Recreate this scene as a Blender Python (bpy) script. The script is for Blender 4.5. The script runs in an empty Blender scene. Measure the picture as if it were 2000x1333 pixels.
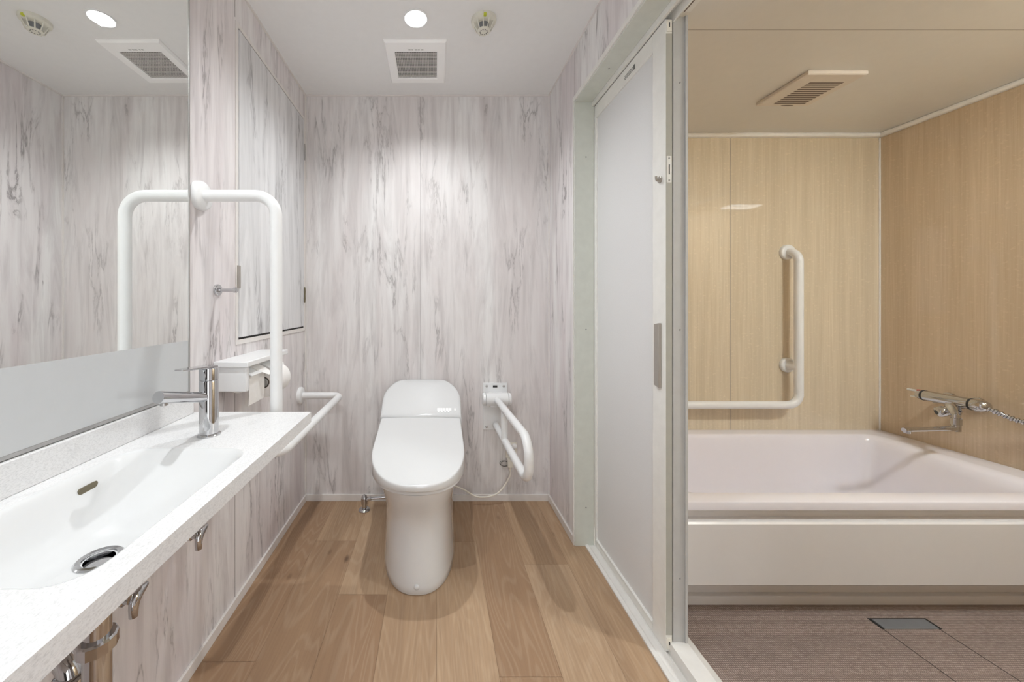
import bpy, bmesh, math, random
from math import pi, sin, cos, radians
from mathutils import Vector, Matrix

random.seed(7)
S = bpy.context.scene
COL = S.collection

# ------------------------------------------------------------------ helpers
def link(name, bm, mat, parent=None, smooth=40, bev=0.0, seg=3, mats=None):
    """bm is in world space; it becomes ONE mesh object (child of parent when given)."""
    bmesh.ops.remove_doubles(bm, verts=bm.verts, dist=1e-6)
    bmesh.ops.recalc_face_normals(bm, faces=bm.faces)
    off = Vector((0, 0, 0))
    if parent is not None:
        p = parent
        while p is not None:
            off += p.location
            p = p.parent
        bmesh.ops.translate(bm, verts=bm.verts, vec=-off)
    me = bpy.data.meshes.new(name)
    bm.to_mesh(me)
    bm.free()
    for m in (mats or [mat]):
        me.materials.append(m)
    if smooth:
        for p in me.polygons:
            p.use_smooth = True
        me.set_sharp_from_angle(angle=radians(smooth))
    o = bpy.data.objects.new(name, me)
    COL.objects.link(o)
    if parent is not None:
        o.parent = parent
    if bev:
        b = o.modifiers.new('bevel', 'BEVEL')
        b.width = bev
        b.segments = seg
        b.limit_method = 'ANGLE'
        b.angle_limit = radians(35)
        b.harden_normals = False
    return o

def thing(name, label, cat, loc, group=None):
    o = bpy.data.objects.new(name, None)
    o.empty_display_size = 0.05
    COL.objects.link(o)
    o.location = loc
    o['label'] = label
    o['category'] = cat
    if group:
        o['group'] = group
    return o

def tag(o, label, cat, group=None):
    o['label'] = label
    o['category'] = cat
    if group:
        o['group'] = group
    return o

def struct(o):
    o['kind'] = 'structure'
    return o

def dup(root, loc, label=None):
    r = root.copy()
    COL.objects.link(r)
    r.location = loc
    if label:
        r['label'] = label
    for ch in list(root.children):
        c = ch.copy()
        COL.objects.link(c)
        c.parent = r
        for g in list(ch.children):
            d = g.copy()
            COL.objects.link(d)
            d.parent = c
    return r

def box(bm, x0, x1, y0, y1, z0, z1):
    vs = [bm.verts.new((x, y, z)) for z in (z0, z1) for y in (y0, y1) for x in (x0, x1)]
    for f in ((0, 1, 3, 2), (4, 6, 7, 5), (0, 4, 5, 1), (2, 3, 7, 6), (0, 2, 6, 4), (1, 5, 7, 3)):
        bm.faces.new([vs[i] for i in f])
    return bm

def boxes(*a):
    bm = bmesh.new()
    for b in a:
        box(bm, *b)
    return bm

def loops(bm, rings, cap0=True, cap1=True, closed=True):
    """skin a list of rings (lists of points of equal length)"""
    R = [[bm.verts.new(p) for p in r] for r in rings]
    n = len(R[0])
    for a, b in zip(R[:-1], R[1:]):
        for i in range(n if closed else n - 1):
            j = (i + 1) % n
            bm.faces.new((a[i], a[j], b[j], b[i]))
    if cap0:
        bm.faces.new(R[0][::-1])
    if cap1:
        bm.faces.new(R[-1])
    return R

def fillet(pts, r, n=8):
    """polyline with rounded corners"""
    P = [Vector(p) for p in pts]
    out = [P[0]]
    for i in range(1, len(P) - 1):
        a, b, c = P[i - 1], P[i], P[i + 1]
        u = (a - b).normalized()
        v = (c - b).normalized()
        ang = u.angle(v)
        if ang > radians(176):
            out.append(b)
            continue
        d = r / math.tan(ang / 2)
        d = min(d, (a - b).length * .49 if i > 1 else (a - b).length * .95,
                (c - b).length * .49 if i < len(P) - 2 else (c - b).length * .95)
        rr = d * math.tan(ang / 2)
        bis = (u + v).normalized()
        cen = b + bis * (rr / sin(ang / 2))
        s = b + u * d - cen
        e = b + v * d - cen
        tot = s.angle(e)
        ax = s.cross(e).normalized()
        for k in range(n + 1):
            out.append(cen + Matrix.Rotation(tot * k / n, 3, ax) @ s)
    out.append(P[-1])
    return out

def tube(bm, pts, r, n=20, cap=True):
    P = [Vector(p) for p in pts]
    rad = r if isinstance(r, (list, tuple)) else [r] * len(P)
    T = []
    for i in range(len(P)):
        a = P[max(i - 1, 0)]
        b = P[min(i + 1, len(P) - 1)]
        T.append((b - a).normalized())
    ref = Vector((0, 0, 1)) if abs(T[0].z) < .9 else Vector((1, 0, 0))
    N = (ref - T[0] * ref.dot(T[0])).normalized()
    rings = []
    for i in range(len(P)):
        if i:
            q = T[i - 1].rotation_difference(T[i])
            N = (q @ N)
            N = (N - T[i] * N.dot(T[i])).normalized()
        B = T[i].cross(N)
        rings.append([P[i] + (N * cos(2 * pi * k / n) + B * sin(2 * pi * k / n)) * rad[i] for k in range(n)])
    loops(bm, rings, cap, cap)
    return bm

def lathe(bm, origin, axis, prof, n=32, cap=True):
    """prof: (distance along axis, radius)"""
    A = Vector(axis).normalized()
    ref = Vector((0, 0, 1)) if abs(A.z) < .9 else Vector((1, 0, 0))
    N = (ref - A * ref.dot(A)).normalized()
    B = A.cross(N)
    O = Vector(origin)
    rings = [[O + A * h + (N * cos(2 * pi * k / n) + B * sin(2 * pi * k / n)) * max(r, 1e-5) for k in range(n)] for h, r in prof]
    loops(bm, rings, cap, cap)
    return bm

def flange(bm, o, axis, r, t):
    return lathe(bm, o, axis, [(0, r), (t * .6, r), (t * .85, r * .95), (t, r * .86), (t * 1.08, r * .6)])

def rrect(x0, x1, y0, y1, r, n=8):
    pts = []
    for cx, cy, a0 in ((x1 - r, y1 - r, 0), (x0 + r, y1 - r, 90), (x0 + r, y0 + r, 180), (x1 - r, y0 + r, 270)):
        for k in range(n + 1):
            a = radians(a0 + 90 * k / n)
            pts.append((cx + r * cos(a), cy + r * sin(a)))
    return pts

def ring_to_rect(inner, x0, x1, y0, y1):
    """outer rectangle points matched one to one to the rrect points (corners kept)"""
    n = len(inner) // 4
    out = []
    for q, (cx, cy) in enumerate(((x1, y1), (x0, y1), (x0, y0), (x1, y0))):
        for k in range(n):
            px, py = inner[q * n + k]
            t = k / (n - 1)
            horiz_first = q in (0, 2)          # corner arc begins on the vertical side
            m = n // 2
            if k == m:
                out.append((cx, cy))
            elif (k < m) == horiz_first:
                out.append((cx, py))
            else:
                out.append((px, cy))
    return out

# ------------------------------------------------------------------ materials
def srgb(r, g, b):
    f = lambda c: (c / 255 / 12.92) if c / 255 <= .04045 else ((c / 255 + .055) / 1.055) ** 2.4
    return (f(r), f(g), f(b), 1)

def new_mat(name):
    m = bpy.data.materials.new(name)
    m.use_nodes = True
    nt = m.node_tree
    b = nt.nodes['Principled BSDF']
    return m, nt, b

def N(nt, t, **kw):
    n = nt.nodes.new(t)
    for k, v in kw.items():
        if k in n.inputs:
            n.inputs[k].default_value = v
        else:
            setattr(n, k, v)
    return n

def ramp(nt, fac, stops):
    r = nt.nodes.new('ShaderNodeValToRGB')
    el = r.color_ramp.elements
    while len(el) < len(stops):
        el.new(.5)
    for e, (p, c) in zip(el, stops):
        e.position = p
        e.color = c
    nt.links.new(fac, r.inputs['Fac'])
    return r

def mixc(nt, fac, a, b, mode='MIX'):
    m = nt.nodes.new('ShaderNodeMix')
    m.data_type = 'RGBA'
    m.blend_type = mode
    for sock, v in ((m.inputs[0], fac), (m.inputs[6], a), (m.inputs[7], b)):
        if hasattr(v, 'is_linked'):
            nt.links.new(v, sock)
        else:
            sock.default_value = v
    return m.outputs[2]

def mapping(nt, scale, loc=(0, 0, 0), src='Object'):
    tc = nt.nodes.new('ShaderNodeTexCoord')
    mp = nt.nodes.new('ShaderNodeMapping')
    mp.inputs['Scale'].default_value = scale
    mp.inputs['Location'].default_value = loc
    nt.links.new(tc.outputs[src], mp.inputs['Vector'])
    return mp.outputs['Vector']

def noise(nt, vec, scale, detail=4, rough=.55, dist=0.0):
    n = N(nt, 'ShaderNodeTexNoise', Scale=scale, Detail=detail, Roughness=rough, Distortion=dist)
    nt.links.new(vec, n.inputs['Vector'])
    return n.outputs['Fac']

def plain(name, col, rough=.4, metal=0, spec=.5, coat=0, var=.03, scale=30, bump=0, trans=0):
    """procedural plain material: a faint mottling of the colour and, if wanted, a fine bump"""
    m, nt, b = new_mat(name)
    v = mapping(nt, (1, 1, 1))
    f = noise(nt, v, scale, 3)
    lo = tuple(c * (1 - var) for c in col[:3]) + (1,)
    hi = tuple(min(1, c * (1 + var)) for c in col[:3]) + (1,)
    r = ramp(nt, f, [(.3, lo), (.7, hi)])
    nt.links.new(r.outputs[0], b.inputs['Base Color'])
    b.inputs['Roughness'].default_value = rough
    b.inputs['Metallic'].default_value = metal
    b.inputs['Specular IOR Level'].default_value = spec
    b.inputs['Coat Weight'].default_value = coat
    b.inputs['Coat Roughness'].default_value = .05
    if bump:
        bp = N(nt, 'ShaderNodeBump', Strength=bump, Distance=.001)
        nt.links.new(noise(nt, v, scale * 12, 2), bp.inputs['Height'])
        nt.links.new(bp.outputs[0], b.inputs['Normal'])
    return m

def marble(name, base, pink, vein, seed=0, pinkamt=.5, veinamt=.55, horiz=(1, 1), rough=.42):
    m, nt, b = new_mat(name)
    loc = (seed * 3.1, seed * 1.7, seed * 2.3)
    hx, hy = horiz
    v1 = mapping(nt, (5 * hx, 5 * hy, .75), loc)
    v2 = mapping(nt, (16 * hx, 16 * hy, 1.6), loc)
    v3 = mapping(nt, (60 * hx, 60 * hy, 2.2), loc)
    v4 = mapping(nt, (10 * hx, 10 * hy, 1.35), loc)
    v5 = mapping(nt, (9 * hx, 9 * hy, 1.8), loc)
    # broad clouds between white and pinkish grey
    r1 = ramp(nt, noise(nt, v1, 1.0, 5, .6, .8), [(.33, pink), (.66, base)])
    # soft vertical streaks
    grey = tuple(c * .70 for c in pink[:3]) + (1,)
    f2 = ramp(nt, noise(nt, v2, 1.0, 6, .62, 1.2), [(.46, (0, 0, 0, 1)), (.76, (1, 1, 1, 1))])
    mul = N(nt, 'ShaderNodeMath', operation='MULTIPLY')
    nt.links.new(f2.outputs[0], mul.inputs[0]); mul.inputs[1].default_value = .75
    c = mixc(nt, mul.outputs[0], r1.outputs[0], grey)
    f3 = ramp(nt, noise(nt, v3, 1.0, 3, .5, .4), [(.45, (0, 0, 0, 1)), (.8, (1, 1, 1, 1))])
    mul3 = N(nt, 'ShaderNodeMath', operation='MULTIPLY')
    nt.links.new(f3.outputs[0], mul3.inputs[0]); mul3.inputs[1].default_value = .24
    c = mixc(nt, mul3.outputs[0], c, grey)
    # thin dark veins: the zero line of a distorted noise, broken up by a second one
    fv = noise(nt, v4, 1.25, 6, .62, .55)
    s = N(nt, 'ShaderNodeMath', operation='SUBTRACT'); nt.links.new(fv, s.inputs[0]); s.inputs[1].default_value = .5
    a = N(nt, 'ShaderNodeMath', operation='ABSOLUTE'); nt.links.new(s.outputs[0], a.inputs[0])
    line = ramp(nt, a.outputs[0], [(.0, (1, 1, 1, 1)), (.010, (.75, .75, .75, 1)), (.020, (.22, .22, .22, 1)), (.055, (0, 0, 0, 1))])
    brk = ramp(nt, noise(nt, v5, 1, 3, .6, .3), [(.47, (0, 0, 0, 1)), (.66, (1, 1, 1, 1))])
    mm = N(nt, 'ShaderNodeMath', operation='MULTIPLY')
    nt.links.new(line.outputs[0], mm.inputs[0]); nt.links.new(brk.outputs[0], mm.inputs[1])
    m2 = N(nt, 'ShaderNodeMath', operation='MULTIPLY')
    nt.links.new(mm.outputs[0], m2.inputs[0]); m2.inputs[1].default_value = veinamt
    c = mixc(nt, m2.outputs[0], c, vein)
    nt.links.new(c, b.inputs['Base Color'])
    b.inputs['Roughness'].default_value = rough
    b.inputs['Specular IOR Level'].default_value = .35
    return m

WHITE = srgb(232, 230, 228)
M = {}
M['marble'] = marble('pink_grey_marble_panel', srgb(236, 235, 234), srgb(220, 214, 213), srgb(110, 104, 103), 1)
M['marble_side'] = marble('pink_grey_marble_side', srgb(236, 235, 234), srgb(220, 212, 213), srgb(110, 103, 103), 4, veinamt=.72)
M['marble_door'] = marble('white_grey_marble', srgb(230, 230, 231), srgb(214, 214, 215), srgb(132, 131, 133), 9, veinamt=.9)
M['white_paint'] = plain('white_painted_metal', srgb(228, 226, 222), .35)
M['joint'] = plain('panel_joint_grey', srgb(140, 132, 130), .6)
M['trim'] = plain('white_trim', srgb(226, 222, 218), .4)
M['ceiling'] = plain('white_ceiling', srgb(236, 236, 235), .8, var=.01, bump=.1)
M['ceramic'] = plain('white_ceramic', srgb(220, 221, 221), .12, coat=.6, var=.004)
M['lidplastic'] = plain('white_glossy_plastic', srgb(218, 219, 219), .16, coat=.3, var=.004)
M['bar'] = plain('white_coated_bar', srgb(234, 235, 235), .3, var=.01)
M['chrome'] = plain('chrome', (.58, .58, .59, 1), .06, metal=1, var=.01)
M['steel'] = plain('brushed_steel', (.48, .47, .46, 1), .28, metal=1, var=.05)
M['darksteel'] = plain('dark_grey_metal', (.24, .25, .265, 1), .35, metal=.3, var=.05)
M['dark'] = plain('dark_gap', (.02, .018, .016, 1), .8)
M['brown'] = plain('brown_bronze', srgb(120, 112, 92), .4, metal=.6)
M['grey'] = plain('grey_plastic', srgb(150, 149, 146), .4)
M['handle'] = plain('warm_grey_handle', srgb(172, 166, 158), .3, metal=.5)
M['alu'] = plain('satin_white_aluminium', srgb(234, 233, 228), .3, metal=0, coat=.1)
M['jamb'] = plain('grey_green_aluminium', srgb(210, 213, 204), .22, coat=.2)
M['post'] = plain('pale_grey_aluminium', srgb(190, 190, 188), .3, coat=.1)
M['paper'] = plain('tissue_paper', srgb(238, 236, 233), .9, bump=.3, scale=60)
M['card'] = plain('cardboard_core', srgb(110, 95, 85), .9)
M['cream'] = plain('cream_plastic', srgb(238, 234, 222), .5)
M['yellow'] = plain('yellow_tag', srgb(200, 205, 60), .5)
M['red'] = plain('red_mark', srgb(190, 30, 50), .4)
M['detector'] = plain('ivory_plastic', srgb(222, 220, 208), .5)
M['tub'] = plain('pinkish_white_tub', srgb(238, 235, 241), .15, coat=.5, var=.004)
M['apron'] = plain('beige_white_apron', srgb(230, 228, 227), .2, coat=.3, var=.006)
M['bathceil'] = plain('cream_bath_ceiling', srgb(225, 223, 218), .45, var=.01)
M['bathtrim'] = plain('bath_white_trim', srgb(244, 243, 240), .4)
M['darkwood'] = plain('dark_stained_wood', srgb(52, 44, 40), .4)
M['fanwhite'] = plain('bright_white_plastic', srgb(250, 250, 249), .4, var=.004)
M['edge'] = plain('grey_edge_channel', srgb(176, 175, 166), .35)
M['vent'] = plain('bath_vent_plastic', srgb(224, 216, 206), .4)
M['slot'] = plain('vent_slot_brown', srgb(120, 108, 98), .6)
M['black'] = plain('black_plastic', (.03, .03, .03, 1), .4)
M['print'] = plain('grey_print', srgb(110, 110, 108), .6)
M['whiteprint'] = plain('white_print', srgb(252, 252, 252), .4)

def mirror_mat():
    m, nt, b = new_mat('mirror_silver')
    v = mapping(nt, (1, 1, 1))
    r = ramp(nt, noise(nt, v, 2, 1), [(.3, (.92, .935, .92, 1)), (.7, (.93, .945, .93, 1))])
    nt.links.new(r.outputs[0], b.inputs['Base Color'])
    b.inputs['Metallic'].default_value = 1
    b.inputs['Roughness'].default_value = .005
    return m
M['mirror'] = mirror_mat()
M['frost'] = plain('satin_grey_panel', srgb(196, 198, 199), .38, spec=.4, var=.01)

def stone(name, base, dark, sc=1.0):
    m, nt, b = new_mat(name)
    v = mapping(nt, (1, .45, 1))
    vs = mapping(nt, (30 * sc, 14 * sc, 30 * sc))
    r = ramp(nt, noise(nt, vs, 1, 6, .65, 1.0), [(.55, base), (1.25 - .25, tuple(b_ * .55 + d_ * .45 for b_, d_ in zip(base, dark)))])
    sp = ramp(nt, noise(nt, v, 520 * sc, 4, .7), [(.45, (0, 0, 0, 1)), (.72, (1, 1, 1, 1))])
    mu = N(nt, 'ShaderNodeMath', operation='MULTIPLY'); nt.links.new(sp.outputs[0], mu.inputs[0]); mu.inputs[1].default_value = .38
    c = mixc(nt, mu.outputs[0], r.outputs[0], dark)
    nt.links.new(c, b.inputs['Base Color'])
    b.inputs['Roughness'].default_value = .35
    return m
M['stone'] = stone('white_speckled_stone', srgb(228, 228, 228), srgb(146, 146, 146))

def bath_panel(name, lo, hi, along):
    m, nt, b = new_mat(name)
    va = mapping(nt, (140, 140, 3.0))
    vb = mapping(nt, (16, 16, .5))
    vc = mapping(nt, (70, 70, 95))
    c0 = ramp(nt, noise(nt, va, 1, 4, .6, .3), [(.3, lo), (.7, hi)]).outputs[0]
    mid = tuple(l * .80 for l in lo[:3]) + (1,)
    c1 = mixc(nt, ramp(nt, noise(nt, vb, 1, 3, .5), [(.4, (0, 0, 0, 1)), (.75, (.5, .5, .5, 1))]).outputs[0], c0, mid)
    # rows of pale flecks
    sp = ramp(nt, noise(nt, vc, 1, 2, .5), [(.58, (0, 0, 0, 1)), (.74, (.20, .20, .20, 1))]).outputs[0]
    pale = tuple(min(1, h * 1.35) for h in hi[:3]) + (1,)
    c2 = mixc(nt, sp, c1, pale)
    nt.links.new(c2, b.inputs['Base Color'])
    b.inputs['Roughness'].default_value = .025
    b.inputs['Specular IOR Level'].default_value = .75
    bp = N(nt, 'ShaderNodeBump', Strength=.012, Distance=.002)
    nt.links.new(noise(nt, mapping(nt, (6, 6, 4)), 1, 2), bp.inputs['Height'])
    nt.links.new(bp.outputs[0], b.inputs['Normal'])
    return m
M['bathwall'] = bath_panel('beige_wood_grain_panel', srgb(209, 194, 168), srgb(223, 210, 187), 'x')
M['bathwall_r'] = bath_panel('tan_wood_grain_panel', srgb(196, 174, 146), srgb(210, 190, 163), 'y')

def bath_floor():
    m, nt, b = new_mat('brown_dimpled_bath_floor')
    v = mapping(nt, (1 / .0062, 1 / .0062, 1))
    vo = N(nt, 'ShaderNodeTexVoronoi', Scale=1.0, Randomness=.12)
    nt.links.new(v, vo.inputs['Vector'])
    dots = ramp(nt, vo.outputs['Distance'], [(.10, (1, 1, 1, 1)), (.55, (0, 0, 0, 1))])
    big = noise(nt, mapping(nt, (10, 22, 1)), 1, 4, .6)
    mid = noise(nt, mapping(nt, (60, 110, 1)), 1, 3, .6)
    lo = ramp(nt, big, [(.3, srgb(104, 88, 82)), (.7, srgb(124, 107, 100))]).outputs[0]
    hi = ramp(nt, mid, [(.3, srgb(150, 132, 123)), (.72, srgb(210, 195, 186))]).outputs[0]
    c = mixc(nt, dots.outputs[0], lo, hi)
    nt.links.new(c, b.inputs['Base Color'])
    b.inputs['Roughness'].default_value = .45
    bp = N(nt, 'ShaderNodeBump', Strength=.35, Distance=.0012)
    nt.links.new(dots.outputs[0], bp.inputs['Height'])
    nt.links.new(bp.outputs[0], b.inputs['Normal'])
    return m
M['bathfloor'] = bath_floor()

def oak():
    m, nt, b = new_mat('oak_plank')
    at = nt.nodes.new('ShaderNodeAttribute'); at.attribute_name = 'plank'
    tc = nt.nodes.new('ShaderNodeTexCoord')
    sep = nt.nodes.new('ShaderNodeSeparateColor'); nt.links.new(at.outputs['Color'], sep.inputs[0])
    off = nt.nodes.new('ShaderNodeVectorMath'); off.operation = 'SCALE'
    nt.links.new(at.outputs['Color'], off.inputs[0]); off.inputs['Scale'].default_value = 37.0
    add = nt.nodes.new('ShaderNodeVectorMath'); add.operation = 'ADD'
    nt.links.new(tc.outputs['Object'], add.inputs[0]); nt.links.new(off.outputs[0], add.inputs[1])
    def mp(scale):
        q = nt.nodes.new('ShaderNodeMapping'); q.inputs['Scale'].default_value = scale
        nt.links.new(add.outputs[0], q.inputs['Vector']); return q.outputs['Vector']
    base = ramp(nt, sep.outputs[0], [(0, srgb(158, 127, 99)), (.5, srgb(175, 145, 114)), (1, srgb(193, 166, 136))]).outputs[0]
    # cathedral grain: contour lines of a smooth stretched noise
    g = noise(nt, mp((7, .9, 1)), 1, 2, .45, .3)
    mu = N(nt, 'ShaderNodeMath', operation='MULTIPLY'); nt.links.new(g, mu.inputs[0]); mu.inputs[1].default_value = 150
    sn = N(nt, 'ShaderNodeMath', operation='SINE'); nt.links.new(mu.outputs[0], sn.inputs[0])
    lines = ramp(nt, sn.outputs[0], [(.1, (0, 0, 0, 1)), (1, (1, 1, 1, 1))]).outputs[0]
    fine = ramp(nt, noise(nt, mp((170, 5, 1)), 1, 4, .6, .2), [(.40, (0, 0, 0, 1)), (.8, (1, 1, 1, 1))]).outputs[0]
    cloud = ramp(nt, noise(nt, mp((9, 1.6, 1)), 1, 4, .6, .6), [(.35, (0, 0, 0, 1)), (.75, (1, 1, 1, 1))]).outputs[0]
    dark = srgb(136, 108, 85)
    pale = srgb(208, 188, 162)
    def k(f, a):
        q = N(nt, 'ShaderNodeMath', operation='MULTIPLY'); nt.links.new(f, q.inputs[0]); q.inputs[1].default_value = a
        return q.outputs[0]
    c = mixc(nt, k(cloud, .45), base, dark)
    c = mixc(nt, k(lines, .15), c, pale)
    c = mixc(nt, k(fine, .40), c, dark)
    # knots
    vk = N(nt, 'ShaderNodeTexVoronoi', Scale=1.0, Randomness=1.0); nt.links.new(mp((7.5, 3.2, 1)), vk.inputs['Vector'])
    kn = ramp(nt, vk.outputs['Distance'], [(.03, (1, 1, 1, 1)), (.10, (0, 0, 0, 1))]).outputs[0]
    c = mixc(nt, k(kn, .75), c, srgb(78, 56, 42))
    nt.links.new(c, b.inputs['Base Color'])
    b.inputs['Roughness'].default_value = .42
    b.inputs['Specular IOR Level'].default_value = .35
    bp = N(nt, 'ShaderNodeBump', Strength=.10, Distance=.001)
    nt.links.new(fine, bp.inputs['Height']); nt.links.new(bp.outputs[0], b.inputs['Normal'])
    return m
M['oak'] = oak()
M['oakgap'] = plain('plank_gap', srgb(140, 114, 90), .8)

def frosted():
    m, nt, b = new_mat('frosted_door_panel')
    b.inputs['Base Color'].default_value = srgb(222, 222, 222)
    b.inputs['Roughness'].default_value = .35
    b.inputs['Specular IOR Level'].default_value = .4
    v = mapping(nt, (150, 150, 150))
    r = ramp(nt, noise(nt, v, 2, 2), [(.3, srgb(238, 238, 238)), (.7, srgb(243, 243, 243))])
    nt.links.new(r.outputs[0], b.inputs['Base Color'])
    bp = N(nt, 'ShaderNodeBump', Strength=.25, Distance=.001)
    nt.links.new(noise(nt, v, 2, 2), bp.inputs['Height']); nt.links.new(bp.outputs[0], b.inputs['Normal'])
    tr = N(nt, 'ShaderNodeBsdfTranslucent'); tr.inputs['Color'].default_value = (.85, .85, .85, 1)
    mx = N(nt, 'ShaderNodeMixShader'); mx.inputs[0].default_value = .18
    out = nt.nodes['Material Output']
    nt.links.new(b.outputs[0], mx.inputs[1]); nt.links.new(tr.outputs[0], mx.inputs[2])
    nt.links.new(mx.outputs[0], out.inputs['Surface'])
    return m
M['frosted'] = frosted()

def emit(name, col, st):
    m, nt, b = new_mat(name)
    b.inputs['Base Color'].default_value = (1, 1, 1, 1)
    b.inputs['Emission Color'].default_value = col
    b.inputs['Emission Strength'].default_value = st
    return m
M['led'] = emit('lit_led_diffuser', (1, .98, .95, 1), 6)
M['bathlamp'] = emit('lit_bath_lamp', (.90, .97, 1, 1), 118)

# ------------------------------------------------------------------ constants (metres; camera at x=0, y=0)
EYE = 1.07
XL, XR = -.7056, .6194        # toilet room side walls
YB, YF = 2.0, -.75            # back wall, wall behind the camera
ZC = 2.2
BXL, BXR, BYF, BYB, BZC = .762, 2.339, .34, 1.94, 1.962   # bath unit
OP0, OP1, OPZ = .37, 1.635, 1.956                          # opening in the right wall

# ------------------------------------------------------------------ the room
bm = bmesh.new()
box(bm, XL - .1, .665, YF, YB, -.03, -.0012)
base_faces = len(bm.faces)
seams = [-.716, -.536, -.356, -.176, .004, .184, .364, .544, .665]
joints = {0: [1.1], 1: [.62, 1.66], 2: [1.354], 3: [.95], 4: [1.653], 5: [1.055], 6: [1.512], 7: [.9]}
planks = []
for i in range(len(seams) - 1):
    ys = [YF] + ([.1] if i % 2 else [-.2]) + joints[i] + [YB]
    ys = sorted(set(ys))
    for a, b_ in zip(ys[:-1], ys[1:]):
        planks.append((seams[i], seams[i + 1], a, b_))
lay = bm.loops.layers.float_color.new('plank')
for (x0, x1, y0, y1) in planks:
    g = .0006
    vs = [bm.verts.new(p) for p in ((x0 + g, y0 + g, 0), (x1 - g, y0 + g, 0), (x1 - g, y1 - g, 0), (x0 + g, y1 - g, 0))]
    f = bm.faces.new(vs)
    f.material_index = 1
    c = (random.random(), random.random(), random.random(), 1)
    for l in f.loops:
        l[lay] = c
floor = struct(link('floor', bm, None, smooth=0, mats=[M['oakgap'], M['oak']]))
for p in floor.data.polygons:
    if p.material_index == 1 and p.normal.z < 0:
        p.flip()

struct(link('ceiling', boxes((XL - .1, XR + .1, YF - .05, YB + .05, ZC, ZC + .05)), M['ceiling'], smooth=0))

wl = struct(link('wall_left', boxes((XL - .1, XL, YF - .05, YB + .05, 0, ZC)), M['marble_side'], smooth=0))
link('panel_joint', boxes((XL - .001, XL + .0006, 1.2975, 1.2995, .03, .90), (XL - .001, XL + .0006, 1.2975, 1.2995, 2.08, ZC - .01)), M['joint'], wl, smooth=0)
wb = struct(link('wall_back', boxes((XL, XR, YB, YB + .05, 0, ZC)), M['marble'], smooth=0))
link('panel_joint', boxes((-.0805, -.0785, YB - .0006, YB + .001, .03, ZC - .01)), M['joint'], wb, smooth=0)
bm = boxes((XR, .70, OP1, YB + .05, 0, ZC), (XR, .70, OP0, OP1, OPZ + .012, ZC), (XR, .70, YF - .05, OP0, 0, ZC))
wr = struct(link('wall_right', bm, M['marble_side'], smooth=0))
link('panel_joint', boxes((XR - .0006, XR + .001, 1.634, 1.636, OPZ + .03, ZC - .01), (XR - .0006, XR + .001, .70, .702, OPZ + .03, ZC - .01)), M['joint'], wr, smooth=0)
struct(link('wall_front', boxes((XL - .1, -.52, YF - .05, YF, 0, ZC), (.42, .70, YF - .05, YF, 0, ZC), (-.52, .42, YF - .05, YF, 2.02, ZC)), M['marble'], smooth=0))  # unseen wall; its doorway is added to admit fill light

# added half-open entrance behind the viewpoint, lets world light in as fill
d2 = thing('added_door_2', 'added dark wooden sliding door, half open behind the viewpoint to admit fill light', 'door', (-.05, YF, 0))
d2['kind'] = 'structure'
link('door_leaf', boxes((-.52, -.10, YF - .045, YF - .01, 0, 2.02)), M['darkwood'], d2, bev=.002)  # added leaf, dark so the chrome reflects dark streaks
link('door_frame', boxes((-.56, -.52, YF - .05, YF + .012, 0, 2.06), (.42, .46, YF - .05, YF + .012, 0, 2.06), (-.52, .42, YF - .05, YF + .012, 2.02, 2.06)), M['darkwood'], d2, bev=.002)

BH = .036
struct(link('baseboard_left', boxes((XL, XL + .009, YF, YB, 0, BH)), M['trim'], bev=.002))
struct(link('baseboard_back', boxes((XL, XR, YB - .009, YB, 0, BH)), M['trim'], bev=.002))
struct(link('baseboard_right', boxes((XR - .009, XR, OP1 + .004, YB, 0, BH)), M['trim'], bev=.002))
# corner and ceiling trims
t = .007
struct(link('trim_1', boxes((XL, XR, YB - t, YB, ZC - t, ZC), (XL, XL + t, YF, YB, ZC - t, ZC), (XR - t, XR, YF, YB, ZC - t, ZC)), M['trim'], smooth=0))
struct(link('trim_2', boxes((XL, XL + t, YB - t, YB, BH, ZC - t), (XR - t, XR, YB - t, YB, BH, ZC - t)), M['trim'], smooth=0))
# opening frame (trim_3): far jamb, head and casing lip on the wall
tr3 = struct(link('trim_3', boxes((XR - .004, .700, OP1 - .012, OP1, 0, OPZ + .012),
                                   (XR - .004, .690, OP0, OP1 - .012, OPZ, OPZ + .012)), M['jamb'], bev=.001))
link('casing_lip', boxes((XR - .009, XR, OP1 - .006, OP1 + .004, 0, OPZ + .024), (XR - .009, XR, OP0, OP1 - .006, OPZ + .008, OPZ + .024)), M['alu'], tr3, bev=.001)
for z in (1.715, .955, .17):
    bm = bmesh.new(); lathe(bm, (.664, OP1 - .012, z), (0, -1, 0), [(0, .0035), (.0008, .003)], 12)
    link('screw', bm, M['grey'], tr3)
for y in (1.39, 1.02):
    bm = bmesh.new(); lathe(bm, (.655, y, OPZ), (0, 0, -1), [(0, .0035), (.0008, .003)], 12)
    link('screw', bm, M['grey'], tr3)
# head track of the sliding door
tr4 = struct(link('trim_4', boxes((.690, .700, OP0, OP1 - .012, 1.937, OPZ + .012), (.722, .728, OP0, OP1 - .012, 1.925, OPZ),
                                   (.700, .762, OP0, OP1, OPZ, 1.99), (.728, .762, OP0, 1.10, 1.94, OPZ)), M['alu'], bev=.0008))
link('track_slot', boxes((.7285, .744, OP0, 1.10, 1.9392, 1.9402)), M['slot'], tr4, smooth=0)
# fixed grey post of the bath entrance
tr5 = struct(link('trim_5', boxes((.7225, .7615, 1.118, 1.17, .0, 1.94), (.7555, .763, 1.112, 1.118, .0, 1.94)), M['post'], bev=.001))
for z in (1.74, .99, .235):
    bm = bmesh.new(); lathe(bm, (.742, 1.118, z), (0, -1, 0), [(0, .003), (.0008, .0026)], 12)
    link('screw', bm, M['grey'], tr5)
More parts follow.
